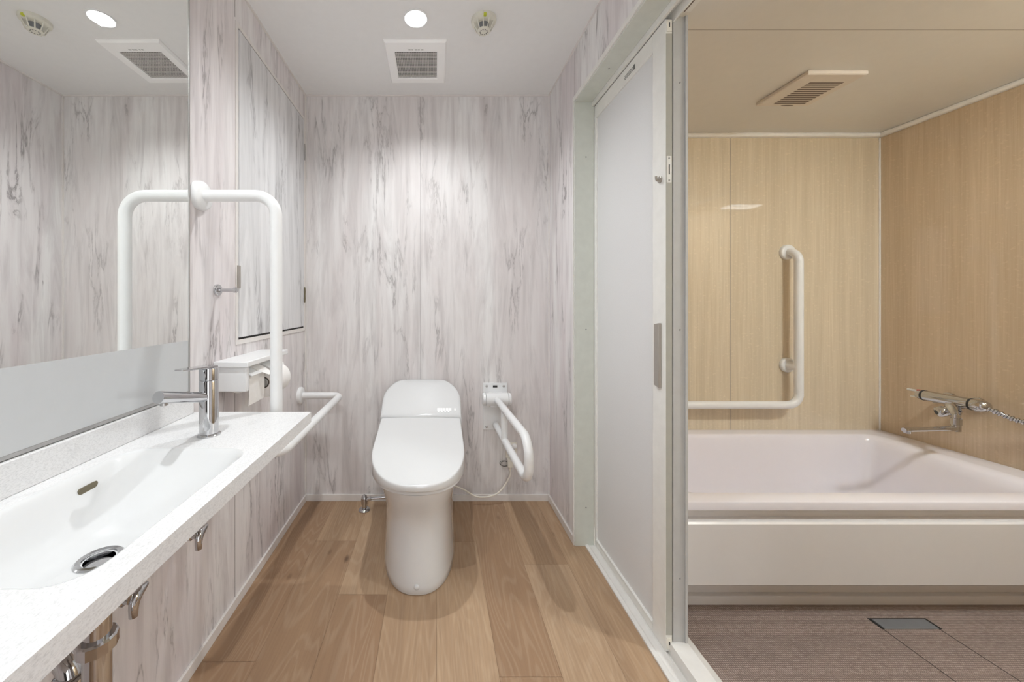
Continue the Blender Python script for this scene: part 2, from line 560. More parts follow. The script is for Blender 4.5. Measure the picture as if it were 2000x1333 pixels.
# sill: tracks and raised threshold
prof = [(.660, 0), (.660, .006), (.672, .009), (.678, .0045), (.698, .0045), (.7005, .010), (.7035, .010), (.705, .004), (.710, .004), (.7115, .041),
        (.7625, .043), (.788, .031), (.791, .027), (.791, -.02), (.660, -.02)]
bm = bmesh.new()
loops(bm, [[(x, y, z) for x, z in prof] for y in (OP0, OP1 - .012)])
struct(link('trim_6', bm, M['white_paint'], smooth=0))
# ---- bath shell
bwb = struct(link('wall_bath_back', boxes((.70, BXR + .05, BYB, BYB + .05, -.05, BZC + .03)), M['bathwall'], smooth=0))
link('panel_joint', boxes((1.5535, 1.5550, BYB - .0006, BYB + .001, .40, BZC - .02)), M['joint'], bwb, smooth=0)
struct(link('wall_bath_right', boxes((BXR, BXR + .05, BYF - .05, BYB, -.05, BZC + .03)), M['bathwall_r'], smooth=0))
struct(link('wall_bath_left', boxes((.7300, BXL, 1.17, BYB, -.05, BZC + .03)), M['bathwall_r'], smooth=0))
struct(link('wall_bath_front', boxes((.7, BXR + .05, BYF - .05, BYF, -.05, BZC + .03)), M['bathwall'], smooth=0))
bc = struct(link('ceiling_bath', boxes((.70, BXR + .05, BYF - .05, BYB + .05, BZC + .03, BZC + .06), (BXL, BXR, BYF, BYB, BZC, BZC + .031)), M['bathceil'], smooth=0))
link('panel_joint', boxes((BXL, BXR, 1.200, 1.2012, BZC - .0004, BZC + .001)), M['slot'], bc, smooth=0)
struct(link('trim_7', boxes((BXL, BXR, BYB - .022, BYB, BZC - .022, BZC), (BXR - .022, BXR, BYF, BYB, BZC - .022, BZC)), M['bathtrim'], bev=.008))
struct(link('trim_8', boxes((BXR - .006, BXR, BYB - .006, BYB, .40, BZC - .02)), M['bathtrim'], bev=.002))
bf = struct(link('floor_bath', boxes((.74, BXR, BYF, BYB, -.06, 0)), M['bathfloor'], smooth=0))
link('floor_groove', boxes((1.469, 1.471, BYF, 1.212, -.001, .0005), (1.654, 1.656, BYF, 1.232, -.001, .0005)), M['dark'], bf, smooth=0)
dc = thing('drain_cover', 'small flat grey metal drain plate in the brown bath floor', 'drain cover', (1.565, 1.228, 0))
link('plate', boxes((1.475, 1.653, 1.209, 1.2465, .0, .003)), M['darksteel'], dc, bev=.001)
link('recess', boxes((1.466, 1.664, 1.2095, 1.2515, -.001, .0008)), M['dark'], dc, smooth=0)

# ------------------------------------------------------------------ sliding door (door_1)
d1 = thing('door_1', 'white sliding door with frosted panel beside the bath entrance', 'door', (.709, 1.37, .012))
d1['kind'] = 'structure'
DX0, DX1 = .6995, .7205
DY0, DY1, DZ0, DZ1 = 1.12, 1.622, .012, 1.935
link('stile', boxes((DX0, DX1, DY0, DY0 + .066, DZ0, DZ1)), M['alu'], d1, bev=.0015)
link('stile', boxes((DX0, DX1, DY1 - .020, DY1, DZ0, DZ1)), M['alu'], d1, bev=.0015)
tr_ = link('top_rail', boxes((DX0, DX1, DY0 + .066, DY1 - .020, 1.877, DZ1)), M['alu'], d1, bev=.0015)
link('bottom_rail', boxes((DX0, DX1, DY0 + .066, DY1 - .020, DZ0, .046), (DX0 - .003, DX0, DY0 + .066, DY1 - .02, .040, .046)), M['alu'], d1, bev=.0015)
link('frosted_panel', boxes((DX0 + .006, DX0 + .012, DY0 + .06, DY1 - .015, .04, 1.88)), M['frosted'], d1, smooth=0)
# small printed notice on the top rail
bm = bmesh.new()
rnd = random.Random(3)
box(bm, DX0 - .0006, DX0, 1.289, 1.301, 1.893, 1.910)
for row in range(3):
    y = 1.305
    while y < 1.362:
        w = rnd.uniform(.003, .008)
        box(bm, DX0 - .0005, DX0, y, y + w, 1.894 + row * .0058, 1.897 + row * .0058)
        y += w + .0022
lb = link('notice_print', bm, M['print'], d1, smooth=0)
# handle: flat slanted pull on the stile
bm = bmesh.new()
y0, y1 = 1.139, 1.171
hz0, hz1 = .805, 1.012
pr = [(y0, hz0 + .003), (y1, hz0 + .008), (y1, hz1 - .008), (y0, hz1 - .003)]
loops(bm, [[(DX0, y, z) for y, z in pr], [(DX0 - .009, y + (.002 if y == y0 else -.006), z) for y, z in pr]])
h = link('handle', bm, M['handle'], d1, bev=.0015)
h['label'] = 'flat warm grey pull handle'
bm = bmesh.new()
lathe(bm, (DX0, 1.146, 1.455), (-1, 0, 0), [(0, .0105), (.003, .0105), (.004, .009)], 20)
tube(bm, fillet([(DX0 - .002, 1.140, 1.452), (DX0 - .016, 1.139, 1.449), (DX0 - .018, 1.138, 1.463)], .006, 5), [.0035] * 8, 10)
h = link('hook', bm, M['handle'], d1); h['label'] = 'small grey hook'
link('edge_channel', boxes((.7010, .7190, DY0 - .0008, DY0 + .001, DZ0 + .05, DZ1 - .045)), M['edge'], d1, smooth=0)
lp = link('lock_plate', boxes((.7025, .7175, DY0 - .0015, DY0, 1.437, 1.518)), M['alu'], d1, bev=.0006)
link('lock_slot', boxes((.7085, .7115, DY0 - .0022, DY0 - .0012, 1.462, 1.492)), M['dark'], lp, smooth=0)
for z in (1.444, 1.511):
    bm = bmesh.new(); lathe(bm, (.710, DY0 - .0015, z), (0, -1, 0), [(0, .0028), (.0008, .0024)], 12)
    link('screw', bm, M['grey'], lp)
rg = link('roller_cap', boxes((.7025, .7175, DY0 - .003, DY0, DZ1 - .04, DZ1 - .005), (.7025, .7175, DY0 - .003, DY0, .020, .055)), M['cream'], d1, bev=.001)
link('adjust_slot', boxes((.7085, .7115, DY0 - .0036, DY0 - .0028, DZ1 - .027, DZ1 - .013), (.7085, .7115, DY0 - .0036, DY0 - .0028, .034, .044)), M['dark'], rg, smooth=0)

# ------------------------------------------------------------------ access panel on the left wall
ap = thing('access_panel', 'tall hinged marble access door on the left wall above the toilet paper', 'access door', (XL, 1.64, .93))
a0, a1, z0, z1 = 1.318, 1.966, .945, 2.05
link('frame', boxes((XL, XL + .004, a0 - .006, 1.990, z0 - .022, z0 - .005), (XL, XL + .004, a0 - .006, 1.990, z1 + .005, z1 + .020),
                    (XL, XL + .004, a0 - .018, a0 - .003, z0 - .022, z1 + .02), (XL, XL + .004, a1 + .004, 1.990, z0 - .005, z1 + .005)), M['trim'], ap, bev=.001)
link('gap', boxes((XL, XL + .001, a0 + .001, a1 + .002, z0 - .005, z1 + .005)), M['dark'], ap, smooth=0)
link('door_leaf', boxes((XL + .0005, XL + .006, a0, a1, z0 + .003, z1 - .001)), M['marble_door'], ap, bev=.0008)
for zc in (1.115, 1.88):
    bm = boxes((XL + .003, XL + .0068, a1 - .003, 1.984, zc - .04, zc + .04))
    hg = link('hinge', bm, M['brown'] if zc < 1.5 else M['steel'], ap, bev=.0006)
    bm = bmesh.new(); lathe(bm, (XL + .009, a1 + .002, zc - .041), (0, 0, 1), [(0, .0035), (.02, .005), (.04, .0042), (.062, .005), (.082, .0035)], 14)
    link('hinge_pin', bm, M['brown'] if zc < 1.5 else M['steel'], hg)
link('finger_pull', boxes((XL + .003, XL + .009, a0 - .012, a0 + .004, 1.125, 1.205)), M['handle'], ap, bev=.001)

# ------------------------------------------------------------------ mirror
mr = thing('wall_mirror', 'large frameless wall mirror with satin grey lower band above the basin', 'mirror', (XL, .45, .815))
MX = -.700
link('mirror_glass', boxes((XL, MX, -.25, 1.0455, .965, 2.15)), M['mirror'], mr, smooth=0)
link('satin_band', boxes((XL, MX, -.25, 1.0455, .822, .965)), M['frost'], mr, smooth=0)['label'] = 'satin grey band below the mirror glass'
link('edge_strip', boxes((XL, MX + .0015, 1.0455, 1.0500, .815, 2.15), (XL, MX + .0015, -.25, 1.05, .815, .822)), M['steel'], mr, bev=.0005)

# ------------------------------------------------------------------ vanity counter with basin
CZ = .755
CX0, CX1, CY0, CY1 = XL, -.360, -.20, 1.070
vc = thing('washbasin_counter', 'white speckled stone washbasin counter with integrated white bowl below the mirror', 'washbasin', (-.53, .45, CZ - .03))
NB = 8
rim = rrect(-.662, -.398, .405, .802, .050, NB)
bm = bmesh.new()
outer = ring_to_rect(rim, CX0, CX1, CY0, CY1)
TH = .030
A = [bm.verts.new((x, y, CZ)) for x, y in rim]
B = [bm.verts.new((x, y, CZ)) for x, y in outer]
C_ = [bm.verts.new((x, y, CZ - TH)) for x, y in outer]
D = [bm.verts.new((x, y, CZ - TH)) for x, y in rim]
n = len(A)
for i in range(n):
    j = (i + 1) % n
    bm.faces.new((A[i], A[j], B[j], B[i]))
    bm.faces.new((B[i], B[j], C_[j], C_[i]))
    bm.faces.new((C_[i], C_[j], D[j], D[i]))
wt = link('worktop', bm, M['stone'], vc, smooth=30)
link('backsplash', boxes((XL, -.692, CY0, CY1 - .012, CZ, .813)), M['stone'], vc, bev=.002)
# the bowl: inset rings, the far end slopes gently up to the tap
rings = []
for ins, dep, far in ((0, 0, 0), (.003, .001, .004), (.008, .006, .011), (.014, .018, .026), (.022, .038, .055), (.032, .058, .090), (.050, .075, .125), (.080, .086, .150), (.098, .089, .162)):
    r = max(.05 - ins * .1, .02)
    x0, x1, y0, y1 = -.662 + ins, -.398 - ins, .405 + ins, .802 - far
    r = min(r, (y1 - y0) / 2 - .002, (x1 - x0) / 2 - .002)
    rings.append([(x, y, CZ - dep) for x, y in rrect(x0, x1, y0, y1, r, NB)])
dcx, dcy = -.531, .583
rings.append([(dcx + .031 * cos(2 * pi * (k + .5) / n), dcy + .031 * sin(2 * pi * (k + .5) / n), CZ - .0900) for k in range(n)])
rings.append([(dcx + .020 * cos(2 * pi * (k + .5) / n), dcy + .020 * sin(2 * pi * (k + .5) / n), CZ - .0900) for k in range(n)])
bm = bmesh.new()
loops(bm, rings, False, False)
bowl = link('basin_bowl', bm, M['ceramic'], vc, smooth=60)
bm = bmesh.new()
lathe(bm, (dcx, dcy, CZ - .091), (0, 0, 1), [(0, .031), (.002, .0315), (.004, .029), (.0035, .0225), (-.001, .021), (-.03, .020)], 40, False)
dr = link('drain_ring', bm, M['chrome'], vc)
bm = bmesh.new()
lathe(bm, (dcx, dcy, CZ - .125), (0, 0, 1), [(0, .022), (.004, .022)], 24)
link('drain_plug', bm, M['steel'], dr)
# overflow slot
bm = bmesh.new()
oy, oz = .683, CZ - .027
sl = [(oy + d, oz + e) for d, e in [(.013 * s + .006 * cos(a), .006 * sin(a)) for s, aa in ((1, range(-90, 91, 30)), (-1, range(90, 271, 30))) for a in map(radians, aa)]]
loops(bm, [[(-.6445 - .004, y, z - .002) for y, z in sl], [(-.6445 + .0025, y, z + .0005) for y, z in sl]])
link('overflow_slot', bm, M['brown'], vc, smooth=30)
# ---- tap
tp = thing('basin_tap', 'chrome single lever tap standing at the far end of the basin', 'tap', (-.5417, .8825, CZ))
bx, by = -.5417, .8825
bm = bmesh.new(); lathe(bm, (bx, by, CZ), (0, 0, 1), [(0, .0255), (.003, .0255), (.0045, .0235), (.006, .0208)], 36)
link('base_ring', bm, M['chrome'], tp)
bm = bmesh.new(); lathe(bm, (bx, by, CZ + .004), (0, 0, 1), [(0, .0205), (.126, .0205), (.128, .0195)], 40)
link('body', bm, M['chrome'], tp)
bm = bmesh.new(); lathe(bm, (bx, by, CZ + .1335), (0, 0, 1), [(-.002, .0185), (0, .0205), (.0265, .0205), (.0285, .0195)], 40)
lever = link('lever_cap', bm, M['chrome'], tp)
bm = bmesh.new()
e0 = Vector((bx, by + .012, CZ + .163)); e1 = Vector((-.5535, .795, CZ + .170))
d = (e1 - e0).normalized(); w = d.cross(Vector((0, 0, 1))).normalized()
rg_ = []
for tt, hw, th in ((0, .0165, .0025), (.3, .0165, .0025), (.8, .0145, .002), (1, .010, .0015)):
    c = e0.lerp(e1, tt)
    rg_.append([c - w * hw - Vector((0, 0, th)), c + w * hw - Vector((0, 0, th)), c + w * hw + Vector((0, 0, th)), c - w * hw + Vector((0, 0, th))])
loops(bm, rg_)
link('lever_plate', bm, M['chrome'], lever, bev=.001)
tip = Vector((-.556, .74, .881)); root_ = Vector((bx, by - .002, .846))
bm = bmesh.new(); tube(bm, [root_, root_.lerp(tip, .97), tip], [.0112, .0130, .0125], 32)
sp = link('spout', bm, M['chrome'], tp)
ax = (tip - root_).normalized()
bm = bmesh.new(); lathe(bm, root_.lerp(tip, .90) - Vector((0, 0, .010)), (0, 0, -1), [(0, .0075), (.006, .0075), (.0065, .0065)], 20)
link('aerator', bm, M['steel'], sp)
# ---- waste pipe below
wp = thing('waste_pipe', 'chrome waste pipe with trap hanging under the washbasin', 'pipe', (dcx, dcy + .012, .40))
px, py = -.530, .578
bm = bmesh.new(); lathe(bm, (px, py, .40), (0, 0, 1), [(0, .0185), (.26, .0185)], 32)
link('tailpiece', bm, M['chrome'], wp)
bm = bmesh.new()
hx = lambda z, r: [(px + r * cos(2 * pi * k / 12 + .2), py + r * sin(2 * pi * k / 12 + .2), z) for k in range(12)]
loops(bm, [hx(.528, .0235), hx(.530, .0265), hx(.547, .0265), hx(.550, .024)])
link('slip_nut', bm, M['chrome'], wp, smooth=25)
bm = bmesh.new()
tube(bm, fillet([(px, py, .42), (px, py, .33), (px - .075, py + .035, .33), (px - .075, py + .035, .472), (px - .15, py + .06, .472), (XL + .002, py + .065, .472)], .034, 10), .0165, 24)
trp = link('trap_bend', bm, M['chrome'], wp)
bm = bmesh.new(); lathe(bm, (px - .075, py + .035, .435), (0, 0, 1), [(0, .020), (.003, .024), (.018, .024), (.02, .021)], 24)
link('trap_nut', bm, M['chrome'], wp)
bm = bmesh.new(); flange(bm, (XL, py + .065, .472), (1, 0, 0), .032, .006); link('wall_flange', bm, M['chrome'], wp)
# ---- angle stop valves on the wall under the basin
def angle_valve(y, label):
    k = thing('angle_valve', label, 'valve', (XL, y, .45), 'water valves under the washbasin')
    z = .450
    bm = bmesh.new(); flange(bm, (XL, y, z), (1, 0, 0), .027, .006); link('wall_flange', bm, M['chrome'], k)
    bm = bmesh.new()
    lathe(bm, (XL + .004, y, z), (1, 0, 0), [(0, .0105), (.030, .0105), (.032, .013), (.052, .013), (.054, .009), (.064, .009)], 22)
    link('valve_body', bm, M['chrome'], k)
    bm = bmesh.new()
    lathe(bm, (XL + .042, y, z), (0, 0, 1), [(0, .010), (.030, .010), (.032, .0125), (.048, .0125), (.05, .008)], 20)
    link('outlet', bm, M['chrome'], k)
    bm = bmesh.new()
    tube(bm, fillet([(XL + .042, y, z + .048), (XL + .042, y, z + .12), (-.60, .8825 - (.03 if y < .88 else -.03), z + .20), (-.57, .8825 - (.012 if y < .88 else -.012), CZ - TH)], .05, 8), .0055, 12)
    link('supply_hose', bm, M['steel'], k)
    # lever handle: a stub pointing down and a fin pointing along the wall
    bm = bmesh.new()
    R = []
    hub = Vector((XL + .068, y + .008, z - .006))
    prof = [(0, -.038, .0065, .0055), (0, -.036, .0085, .0085), (.0, -.020, .0090, .0095), (.002, -.008, .0095, .0120), (.008, .000, .0095, .0130), (.018, .003, .0080, .0105), (.029, .005, .0060, .0075), (.037, .006, .0045, .0050), (.040, .006, .002, .002)]
    for q_, (dy, dz, rx, rw) in enumerate(prof):
        a_ = prof[max(q_ - 1, 0)]; b_ = prof[min(q_ + 1, len(prof) - 1)]
        tv = Vector((0, b_[0] - a_[0], b_[1] - a_[1])).normalized()
        wv = Vector((0, tv.z, -tv.y))
        c = hub + Vector((0, dy, dz))
        R.append([c + Vector((1, 0, 0)) * rx * cos(2 * pi * q / 18) + wv * rw * sin(2 * pi * q / 18) for q in range(18)])
    loops(bm, R)
    link('lever_handle', bm, M['chrome'], k, smooth=60)
    return k
angle_valve(.985, 'chrome water valve under the washbasin, the farther one toward the toilet')
angle_valve(.771, 'chrome water valve under the washbasin, the nearer one beside the waste pipe')

# ------------------------------------------------------------------ grab bars of the toilet room
g1 = thing('grab_bar', 'tall white L-shaped grab bar on the wall beside the mirror', 'grab bar', (XL, 1.10, 1.39), 'white handrails in the toilet room')
bm = bmesh.new()
tube(bm, fillet([(XL + .005, 1.10, 1.391), (-.474, 1.10, 1.391), (-.474, 1.10, .655), (XL + .005, 1.10, .655)], .062, 12), .017, 28)
link('rail', bm, M['bar'], g1)
for z in (1.391, .655):
    bm = bmesh.new(); flange(bm, (XL, 1.10, z), (1, 0, 0), .043, .020); link('wall_flange', bm, M['bar'], g1)
g2 = thing('grab_bar', 'low white U-shaped handrail along the left wall beside the toilet', 'grab bar', (XL, 1.55, .591), 'white handrails in the toilet room')
bm = bmesh.new()
tube(bm, fillet([(XL + .005, 1.915, .591), (-.492, 1.915, .591), (-.492, 1.185, .591), (XL + .005, 1.185, .591)], .042, 12), .0168, 28)
link('rail', bm, M['bar'], g2)
for y in (1.915, 1.185):
    bm = bmesh.new(); flange(bm, (XL, y, .591), (1, 0, 0), .043, .017); link('wall_flange', bm, M['bar'], g2)

# ------------------------------------------------------------------ robe hook
rh = thing('robe_hook', 'small chrome peg hook on the left wall above the paper holder', 'hook', (XL, 1.19, 1.113))
bm = bmesh.new(); lathe(bm, (XL, 1.19, 1.113), (1, 0, 0), [(0, .019), (.006, .019), (.009, .017), (.010, .008)], 28); link('wall_plate', bm, M['chrome'], rh)
bm = bmesh.new(); lathe(bm, (XL + .009, 1.19, 1.113), (1, 0, 0), [(0, .006), (.046, .006), (.047, .0085), (.055, .0085), (.056, .0075)], 20); link('peg', bm, M['chrome'], rh)

# ------------------------------------------------------------------ paper holder and rolls
ph = thing('paper_holder', 'white double toilet paper holder with shelf on the left wall', 'paper holder', (XL, 1.33, .79))
PY0, PY1 = 1.170, 1.492
link('shelf', boxes((XL, -.595, PY0, PY1, .866, .884)), M['bar'], ph, bev=.003)
link('side_box', boxes((XL, -.606, PY0 + .012, PY0 + .030, .785, .866)), M['bar'], ph, bev=.003)
link('side_box', boxes((XL, -.640, PY1 - .030, PY1 - .012, .785, .866)), M['bar'], ph, bev=.003)
link('divider', boxes((XL, -.640, 1.322, 1.336, .785, .866)), M['bar'], ph, bev=.003)
link('back_plate', boxes((XL, XL + .008, PY0 + .012, PY1 - .012, .785, .866)), M['grey'], ph, bev=.001)
for (u0, u1) in ((PY0 + .034, 1.319), (1.339, PY1 - .034)):
    bm = bmesh.new()
    pr = [(-.672, .8645), (-.640, .856), (-.606, .840), (-.597, .834), (-.598, .830), (-.606, .833), (-.642, .8495), (-.672, .858)]
    loops(bm, [[(x, y, z) for x, z in pr] for y in (u0, u1)])
    fl = link('paper_flap', bm, M['bar'], ph, bev=.001)
    bm = bmesh.new(); lathe(bm, (-.672, u0 - .004, .8595), (0, 1, 0), [(0, .005), (u1 - u0 + .008, .005)], 14)
    link('flap_hinge', bm, M['bar'], fl)
for (y0_, y1_, cx_, cz_) in ((PY0 + .028, 1.324, -.647, .812), (1.334, PY1 - .028, -.624, .782)):
    bm = bmesh.new(); lathe(bm, (cx_, y0_, cz_), (0, 1, 0), [(0, .0165), (y1_ - y0_, .0165)], 20); link('spindle', bm, M['grey'], ph)
def roll(y0, y1, cx, cz, r, label, tail):
    t_ = thing('toilet_roll', label, 'toilet paper', (cx, (y0 + y1) / 2, cz), 'toilet paper rolls')
    bm = bmesh.new()
    nseg = 48
    ro = lambda y, rr: [(cx + rr * cos(2 * pi * k / nseg), y, cz + rr * sin(2 * pi * k / nseg)) for k in range(nseg)]
    loops(bm, [ro(y0, .0205), ro(y0, r - .002), ro(y0 + .002, r), ro(y1 - .002, r), ro(y1, r - .002), ro(y1, .0205)], False, False)
    if tail:
        # loose sheet hanging off the front of the roll
        pr = [(cx + (r + .0008) * cos(a), cz + (r + .0008) * sin(a)) for a in [radians(q) for q in range(100, -1, -10)]]
        pr += [(cx + r + .001, cz - .03), (cx + r + .0005, cz - .055), (cx + r - .001, cz - .078)]
        pr2 = [(x - .0006, z - .0004) for x, z in pr][::-1]
        loops(bm, [[(x, y, z) for x, z in pr + pr2] for y in (y0 + .001, y1 - .001)])
    link('paper', bm, M['paper'], t_)
    bm = bmesh.new()
    loops(bm, [ro(y0 - .0005, .0205), ro(y1 + .0005, .0205), ro(y1 + .0005, .0185), ro(y0 - .0005, .0185), ro(y0 - .0005, .0205)], False, False)
    link('core', bm, M['card'], t_)
    if tail:
        bm = bmesh.new()
        # folded tip of the paper lying over the flap
        pts = [[(-.640, 1.262, .8570), (-.606, 1.256, .8412), (-.585, 1.296, .8195)], [(-.640, 1.316, .8572), (-.606, 1.316, .8414), (-.578, 1.316, .8200)]]
        rows = [[Vector(p) for p in q] for q in pts]
        loops(bm, [[p + Vector((0, 0, .0012)) for p in q] + [p for p in q[::-1]] for q in rows])
        link('folded_sheet', bm, M['paper'], t_)
roll(1.206, 1.316, -.647, .812, .037, 'nearer toilet roll with loose sheet hanging, in the wall holder', True)
roll(1.342, 1.454, -.624, .782, .055, 'farther toilet roll in the wall holder, half hidden by the grab bar', False)

# ------------------------------------------------------------------ toilet
TX = -.068
tl = thing('toilet', 'white tankless toilet with closed lid at the back wall', 'toilet', (TX, YB - .35, 0))
W = lambda x, d, z: (TX + x, YB - d, z)      # d: distance out from the back wall
def d_outline(hw, back, front, n=40, e=2.25, straight=.42):
    """closed outline: straight sides then a rounded nose; starts at back right"""
    L = front - back
    ds = back + L * straight
    pts = [(hw, back)]
    for k in range(1, 4):
        pts.append((hw, back + (ds - back) * k / 4))
    for k in range(n + 1):
        a = pi * k / n
        ca, sa = cos(a), sin(a)
        pts.append((hw * math.copysign(abs(ca) ** (2 / e), ca), ds + (front - ds) * sa ** (2 / e)))
    for k in range(3, 0, -1):
        pts.append((-hw, back + (ds - back) * k / 4))
    pts.append((-hw, back))
    return pts
secs = [(0, .152, .050, .650), (.004, .155, .048, .654), (.03, .1535, .05, .653), (.10, .1495, .05, .645), (.17, .1475, .05, .637), (.22, .148, .05, .637),
        (.265, .151, .05, .645), (.305, .159, .05, .661), (.345, .169, .05, .682), (.375, .175, .05, .697), (.392, .177, .05, .703), (.396, .170, .055, .697)]
bm = bmesh.new()
loops(bm, [[W(x, d, z) for x, d in d_outline(hw, bk, fr, e=2.35)] for z, hw, bk, fr in secs])
link('bowl_base', bm, M['ceramic'], tl, smooth=50)
# seat ring
bm = bmesh.new()
loops(bm, [[W(x, d, z) for x, d in d_outline(hw, .262, fr, e=2.3, straight=.5)] for z, hw, fr in ((.395, .176, .703), (.397, .179, .707), (.406, .179, .707), (.408, .176, .703))])
link('seat', bm, M['lidplastic'], tl, smooth=50)
# lid: rings shrinking to the centre line, top surface rising toward the hinge
HD = .258
def gz(d):
    t_ = max(0, min(1, (d - HD) / (.716 - HD)))
    return .527 - .083 * t_ - .012 * t_ ** 3
lo = d_outline(.187, HD, .716, e=2.35, straight=.48)
def ringz(s, f):
    out = []
    for x, d in lo:
        cd = HD if d <= HD + .001 else min(d, .50)
        nd = cd + (d - cd) * s
        out.append((x * s, nd, f(nd)))
    return out
top = []
for s, dz in ((1.0, -.0075), (.9985, -.0045), (.994, -.0020), (.987, -.0006), (.975, 0), (.94, .0006), (.86, .001), (.7, .002), (.45, .003), (.2, .0035)):
    top.append(ringz(s, lambda d, dz=dz: gz(d) + dz))
bot = [ringz(.97, lambda d: .4105), ringz(.992, lambda d: .4105), ringz(1.0, lambda d: .413)]
bm = bmesh.new()
loops(bm, [[W(*p) for p in r] for r in bot + top])
link('lid', bm, M['lidplastic'], tl, smooth=55)
# rear unit (remote cover): inclined glossy panel over the tank
bm = bmesh.new()
co = rrect(-.196, .196, .004, .252, .085, 10)
co2 = []
for x, d in co:                       # only the wall-side corners are round
    if d > .16:
        pass
    co2.append((x, d))
co = []
CR = .145
for k in range(13):
    a = radians(90 * k / 12)
    co.append((.197 - CR + CR * cos(a), .004 + CR - CR * sin(a)))
for k in range(13):
    a = radians(90 + 90 * k / 12)
    co.append((-.197 + CR + CR * cos(a), .004 + CR - CR * sin(a)))
co += [(-.193, .2525), (.193, .2525)]
zt = lambda d: .660 - .121 * max(0, (d - .03)) / .2235
def crown(s):
    out = []
    for x, d in co:
        nd = .135 + (d - .135) * s
        out.append((x * s, nd))
    return out
rings = [[W(x, d, .33) for x, d in co], [W(x, d, zt(d) - .020) for x, d in co]]
for s, dz in ((.995, -.012), (.982, -.006), (.955, -.0015), (.90, 0), (.6, .001), (.25, .0012)):
    rings.append([W(x, d, zt(d) + dz) for x, d in crown(s)])
loops(bm, rings)
rc = link('rear_cover', bm, M['lidplastic'], tl, smooth=50)
# dark slot between cover and lid
link('hinge_slot', boxes((TX - .184, TX + .184, YB - .2600, YB - .2500, .42, .527)), M['darksteel'], tl, smooth=0)
# white control print on the cover
bm = bmesh.new()
nrm = Vector((0, -.121, .2235)).normalized()
def patch(x0, x1, d0, d1):
    q = [Vector(W(x, d, zt(d))) + nrm * (.0016) for x, d in ((x0, d0), (x1, d0), (x1, d1), (x0, d1))]
    q2 = [p - nrm * .004 for p in q]
    loops(bm, [q2, q])
for x in (.078, .092, .106, .120, .134):
    patch(x, x + .012, .212, .228)
for x in (.080, .096, .112, .128):
    patch(x, x + .008, .2285, .236)
patch(.160, .168, .214, .228)
link('control_print', bm, M['whiteprint'], rc, smooth=0)
bm = bmesh.new(); lathe(bm, W(.0, .652, .032), (0, -1, .05), [(-.006, .0095), (.003, .0095), (.0055, .0075), (.0065, .003)], 20)
link('bolt_cap', bm, M['lidplastic'], tl)

# ------------------------------------------------------------------ stop valve
sv = thing('stop_valve', 'chrome water stop valve rising from the floor left of the toilet', 'valve', (-.368, 1.905, 0))
vx, vy = -.366, 1.905
bm = bmesh.new(); lathe(bm, (vx, vy, 0), (0, 0, 1), [(0, .029), (.004, .030), (.010, .026), (.014, .014)], 28); link('floor_flange', bm, M['chrome'], sv)
bm = bmesh.new(); lathe(bm, (vx, vy, .012), (0, 0, 1), [(0, .012), (.02, .012), (.022, .016), (.034, .0165), (.05, .0165), (.062, .013), (.068, .006)], 24); link('valve_body', bm, M['chrome'], sv)
bm = bmesh.new(); tube(bm, [(vx + .01, vy, .055), (vx + .034, vy, .062), (vx + .036, vy, .0625), (vx + .143, vy, .071)], [.010, .010, .007, .007], 18); link('outlet_pipe', bm, M['chrome'], sv)

# ------------------------------------------------------------------ flip-up armrest
ar = thing('folding_armrest', 'white folding armrest mounted on the back wall right of the toilet', 'armrest', (.325, YB, .51))
mp_ = link('mount_plate', boxes((.260, .390, YB - .006, YB, .386, .639)), M['bar'], ar, bev=.002)
for x, z in ((.278, .622), (.370, .622), (.278, .402), (.370, .402)):
    bm = bmesh.new(); lathe(bm, (x, YB - .006, z), (0, -1, 0), [(0, .0065), (.0025, .006), (.004, .003)], 14); link('screw', bm, M['steel'], mp_)
link('release_slot', boxes((.312, .336, YB - .0085, YB - .005, .615, .626)), M['black'], mp_, bev=.001)
bm = bmesh.new(); lathe(bm, (.268, 1.955, .562), (1, 0, 0), [(0, .034), (.116, .034)], 32)
pv = link('pivot_barrel', bm, M['bar'], ar, smooth=30)
for x_, pf in ((.250, [(0, .026), (.004, .032), (.016, .034)]), (.386, [(0, .034), (.012, .032), (.016, .026)])):
    bm = bmesh.new(); lathe(bm, (x_, 1.955, .562), (1, 0, 0), pf, 32)
    link('end_cap', bm, M['bar'], pv, smooth=30)
link('bracket', boxes((.290, .362, 1.945, YB - .004, .52, .59)), M['bar'], ar, bev=.003)
bm = bmesh.new()
arm = fillet([(.325, 1.94, .562), (.338, 1.325, .576), (.341, 1.345, .414), (.326, 1.985, .415)], .075, 12)
tube(bm, arm, .0168, 26)
link('arm_rail', bm, M['bar'], ar)
bm = bmesh.new(); tube(bm, [(.330, 1.755, .412), (.329, 1.755, .565)], .0160, 22); link('strut', bm, M['bar'], ar)

# ------------------------------------------------------------------ outlet, plug and cord
ot = thing('wall_outlet', 'small white power outlet low on the back wall behind the armrest', 'outlet', (.415, YB, .27))
link('plate', boxes((.382, .442, YB - .008, YB, .232, .318)), M['cream'], ot, bev=.002)
link('socket', boxes((.394, .430, YB - .0095, YB - .006, .245, .305)), M['lidplastic'], ot, bev=.001)
bm = bmesh.new(); lathe(bm, (.428, YB - .008, .300), (0, -1, 0), [(0, .012), (.012, .012), (.013, .010)], 16); link('earth_terminal', bm, M['bar'], ot)
pc = thing('power_cord', 'cream power plug with thin cord drooping to the toilet', 'power cord', (.412, 1.975, .24))
bm = boxes((.386, .414, 1.956, YB - .0085, .196, .236)); link('plug', bm, M['cream'], pc, bev=.004)
bm = bmesh.new()
cpts = []
ctrl = [Vector(p) for p in ((.400, 1.972, .198), (.396, 1.970, .140), (.330, 1.955, .062), (.230, 1.950, .045), (.150, 1.950, .085), (.100, 1.950, .105))]
cp = [ctrl[0]] + ctrl + [ctrl[-1]]
